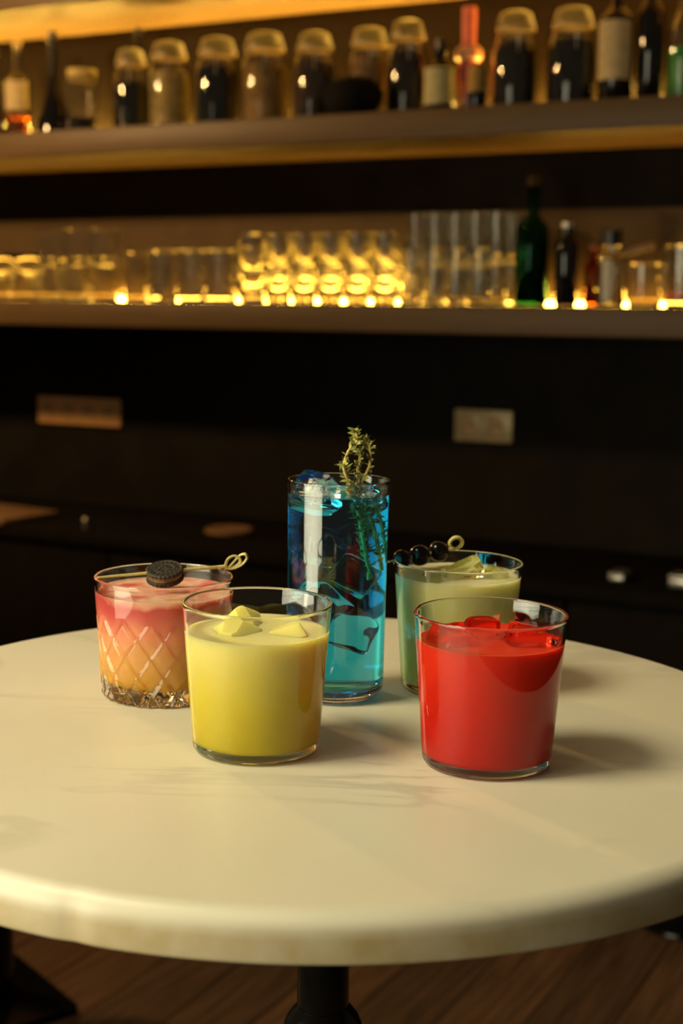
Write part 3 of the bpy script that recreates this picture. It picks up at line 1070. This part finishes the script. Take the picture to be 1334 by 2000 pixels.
ice('red', -.0220, -.008, .0700, (.020, .020, .020), (15, 10, 30), 13, M['ice_red'], 'sunken pinkish ice cube at the left wall of the red drink', None, .35)
ice('green', .0040, -.006, .0800, (.026, .018, .018), (30, -24, 15), 15, M['ice_green'], 'large frosty ice chunk in the pale green drink', None, .14)
ice('green', .0270, -.004, .0775, (.015, .015, .012), (20, 20, 30), 16, M['ice_green'], 'small ice chunk by the right rim of the green drink', None, .25)
ice('green', -.0180, -.020, .0775, (.015, .013, .013), (40, 20, 10), 17, M['ice_green'], 'small ice chunk under the cherries in the green drink', None, .2)


# ---------------------------------------------------------------- garnishes
def pick(name, a, b, rad, loops, label):
    """bamboo pick from a to b with a knot of bent loops at b"""
    a, b = Vector(a), Vector(b)
    r = empty(name, a)
    tube('shaft', [Vector((0, 0, 0)), (b - a) * .5, b - a], [rad * .6, rad, rad], M['bamboo'], r, 10)
    for k, pts in enumerate(loops):
        tube('knot_loop', spline([Vector(p) + (b - a) for p in pts], 6), rad * 1.25, M['bamboo'], r, 8, .6)
    tag(r, label, 'cocktail pick')
    return r


A = loc('pink', -.0405, -.020, .0812)
B = loc('pink', .0400, .017, .0832)
pick('cocktail_pick', A, B, .0011, [
    [(-.001, 0, 0), (.001, -.001, .005), (.005, -.001, .0073), (.0085, 0, .0055), (.0085, .001, .002), (.004, .001, -.0012), (-.0015, 0, -.0012)],
    [(.001, .001, -.0015), (.004, .001, .002), (.009, 0, .0075), (.0125, -.001, .0085), (.0135, 0, .0055), (.010, .001, .001), (.005, .001, -.0015)]],
    'knotted bamboo pick through the cookie on the pink drink')


def wafer(z0, z1, parent):
    rw = .0122
    sg = 96

    def rip(r_, z, a):
        return r_ * (1 + (.022 * math.cos(a * 26) if r_ > rw * .93 else 0))
    top_in = z1 - z0
    pr = [(0, 0), (rw * .9, 0), (rw, .0006), (rw, top_in - .0007), (rw * .95, top_in), (rw * .90, top_in)]
    bm = lathe_bm(pr + [(rw * .86, top_in - .0004), (rw * .6, top_in - .0004), (rw * .58, top_in), (rw * .5, top_in), (rw * .48, top_in - .0004), (0, top_in - .0004)], sg, None, rip)
    # embossed dashes
    for ring, nn in ((.72, 18), (.30, 8)):
        for i in range(nn):
            a = 2 * PI * i / nn
            m4 = Matrix.Translation((rw * ring * math.cos(a), rw * ring * math.sin(a), top_in - .0002)) @ Matrix.Rotation(a, 4, 'Z')
            bmesh.ops.create_cube(bm, size=1, matrix=m4 @ Matrix.Diagonal((.0022, .0009, .0009, 1)))
    o = new_obj('wafer', bm_mesh('wafer', bm), M['chocolate'], parent, 30)
    return o


ck = empty('sandwich_cookie', loc('pink', .0008, -.0015, .0808))
w1 = wafer(0, .0030, ck); w1.location = (0, 0, .0013)
w2 = wafer(0, .0030, ck); w2.location = (0, 0, -.0013); w2.rotation_euler = (PI, 0, 0)
lathe('filling', [(0, -.0013), (.0110, -.0013), (.0112, 0), (.0110, .0013), (0, .0013)], M['c_beige'], ck, 40)
ck.rotation_euler = (R(14), R(-9), R(25))
tag(ck, 'round black sandwich cookie skewered across the pink drink', 'cookie')

A = loc('green', -.0475, -.002, .0865)
B = loc('green', -.0005, .034, .0905)
pick('cocktail_pick', A, B, .0010, [
    [(-.001, 0, -.001), (-.0035, -.001, .0035), (-.001, -.0015, .0075), (.003, -.001, .0082), (.0062, 0, .0055), (.0055, .001, .0015), (.002, .001, -.0005), (-.001, 0, -.001)],
    [(.000, .002, -.001), (-.0025, .0015, .0035), (.0005, .001, .0068), (.004, .001, .0065), (.0050, .001, .003), (.003, .002, .0005), (0, .002, -.001)]],
    'knotted bamboo pick with dark cherries on the green drink')
dv = (B - A)
for f, rr, lab in ((.20, .0066, 'black cocktail cherry nearest the tip of its pick'), (.47, .0076, 'middle black cocktail cherry on the pick'), (.76, .0074, 'black cocktail cherry next to the knot of its pick')):
    ch = empty('cocktail_cherry', A + dv * f)
    rnd = random.Random(int(f * 100))
    pr = [(rr * math.sin(PI * i / 18) * (1.0 + .03 * math.sin(3 * PI * i / 18)), -rr * math.cos(PI * i / 18) * .96) for i in range(19)]
    pr[0] = (0, pr[0][1] + rr * .10); pr[-1] = (0, pr[-1][1] - rr * .16)
    lathe('flesh', pr, M['cherry'], ch, 32)
    ch.rotation_euler = (R(rnd.uniform(-20, 20)), R(rnd.uniform(-20, 20)), 0)
    tag(ch, lab, 'cherry', 'black cherries on the pick')


def leaf_bm(bm, p, d, ln, wd, rnd):
    d = d.normalized()
    side = d.cross(Vector((rnd.uniform(-1, 1), rnd.uniform(-1, 1), rnd.uniform(-1, 1)))).normalized()
    nrm = d.cross(side)
    curl = rnd.uniform(-.35, .35)
    pts = []
    for f, wf in ((0, .25), (.3, 1), (.65, .85), (1, .08)):
        c = p + d * ln * f + nrm * ln * curl * f * f
        pts.append((c - side * wd * wf, c + nrm * wd * .35 * wf, c + side * wd * wf, c - nrm * wd * .25 * wf))
    rows = [[bm.verts.new(q) for q in row] for row in pts]
    for a, b_ in zip(rows, rows[1:]):
        for i in range(4):
            j = (i + 1) % 4
            bm.faces.new((a[i], a[j], b_[j], b_[i]))
    bm.faces.new(rows[0][::-1]); bm.faces.new(rows[-1])


def sprig(pts, seed, label, dens=1.0):
    rnd = random.Random(seed)
    base = loc('blue', 0, 0, 0)
    r = empty('herb_sprig', base, ROT)
    path = spline(pts, 7)
    nn = len(path)
    tube('stem', path, [.0012 - .0005 * i / nn for i in range(nn)], M['stem'], r, 7)
    bm = bmesh.new()
    for i in range(2, nn):
        d = (path[i] - path[i - 1])
        f = i / nn
        for _ in range(int((2.0 + 4.6 * f * f * f + 2.5 * (f < .4)) * dens)):
            o_ = d.normalized().cross(Vector((rnd.uniform(-1, 1), rnd.uniform(-1, 1), rnd.uniform(-1, 1)))).normalized()
            leaf_bm(bm, path[i], d.normalized() * rnd.uniform(-.3, .9) + o_ * .9, rnd.uniform(.0032, .0062), rnd.uniform(.0007, .0013), rnd)
    lf = new_obj('leaves', bm_mesh('leaves', bm), M['leaf'], r, 60)
    lf['kind'] = 'stuff'
    tag(r, label, 'herb', 'herb sprigs in the blue drink')


sprig([(.022, .004, .085), (.018, .003, .110), (.0125, .001, .136), (.0120, 0, .150), (.0135, 0, .164), (.0100, .001, .1775)], 1, 'tallest green herb sprig, upright in the blue drink')
sprig([(.016, .000, .080), (.012, -.001, .112), (.0070, -.003, .140), (.0030, -.004, .154), (.0070, -.003, .166), (.0120, -.002, .170)], 2, 'herb sprig arching over on the left of the bunch')
sprig([(.026, .003, .090), (.021, .003, .118), (.0150, .002, .140), (.0200, .001, .155), (.0195, .001, .167), (.0150, .001, .171)], 3, 'herb sprig bending on the right of the bunch')
sprig([(.012, .006, .095), (.010, .005, .120), (.0060, .004, .139), (.0050, .003, .152), (.0020, .003, .1555)], 4, 'short herb sprig low on the left of the bunch', .7)
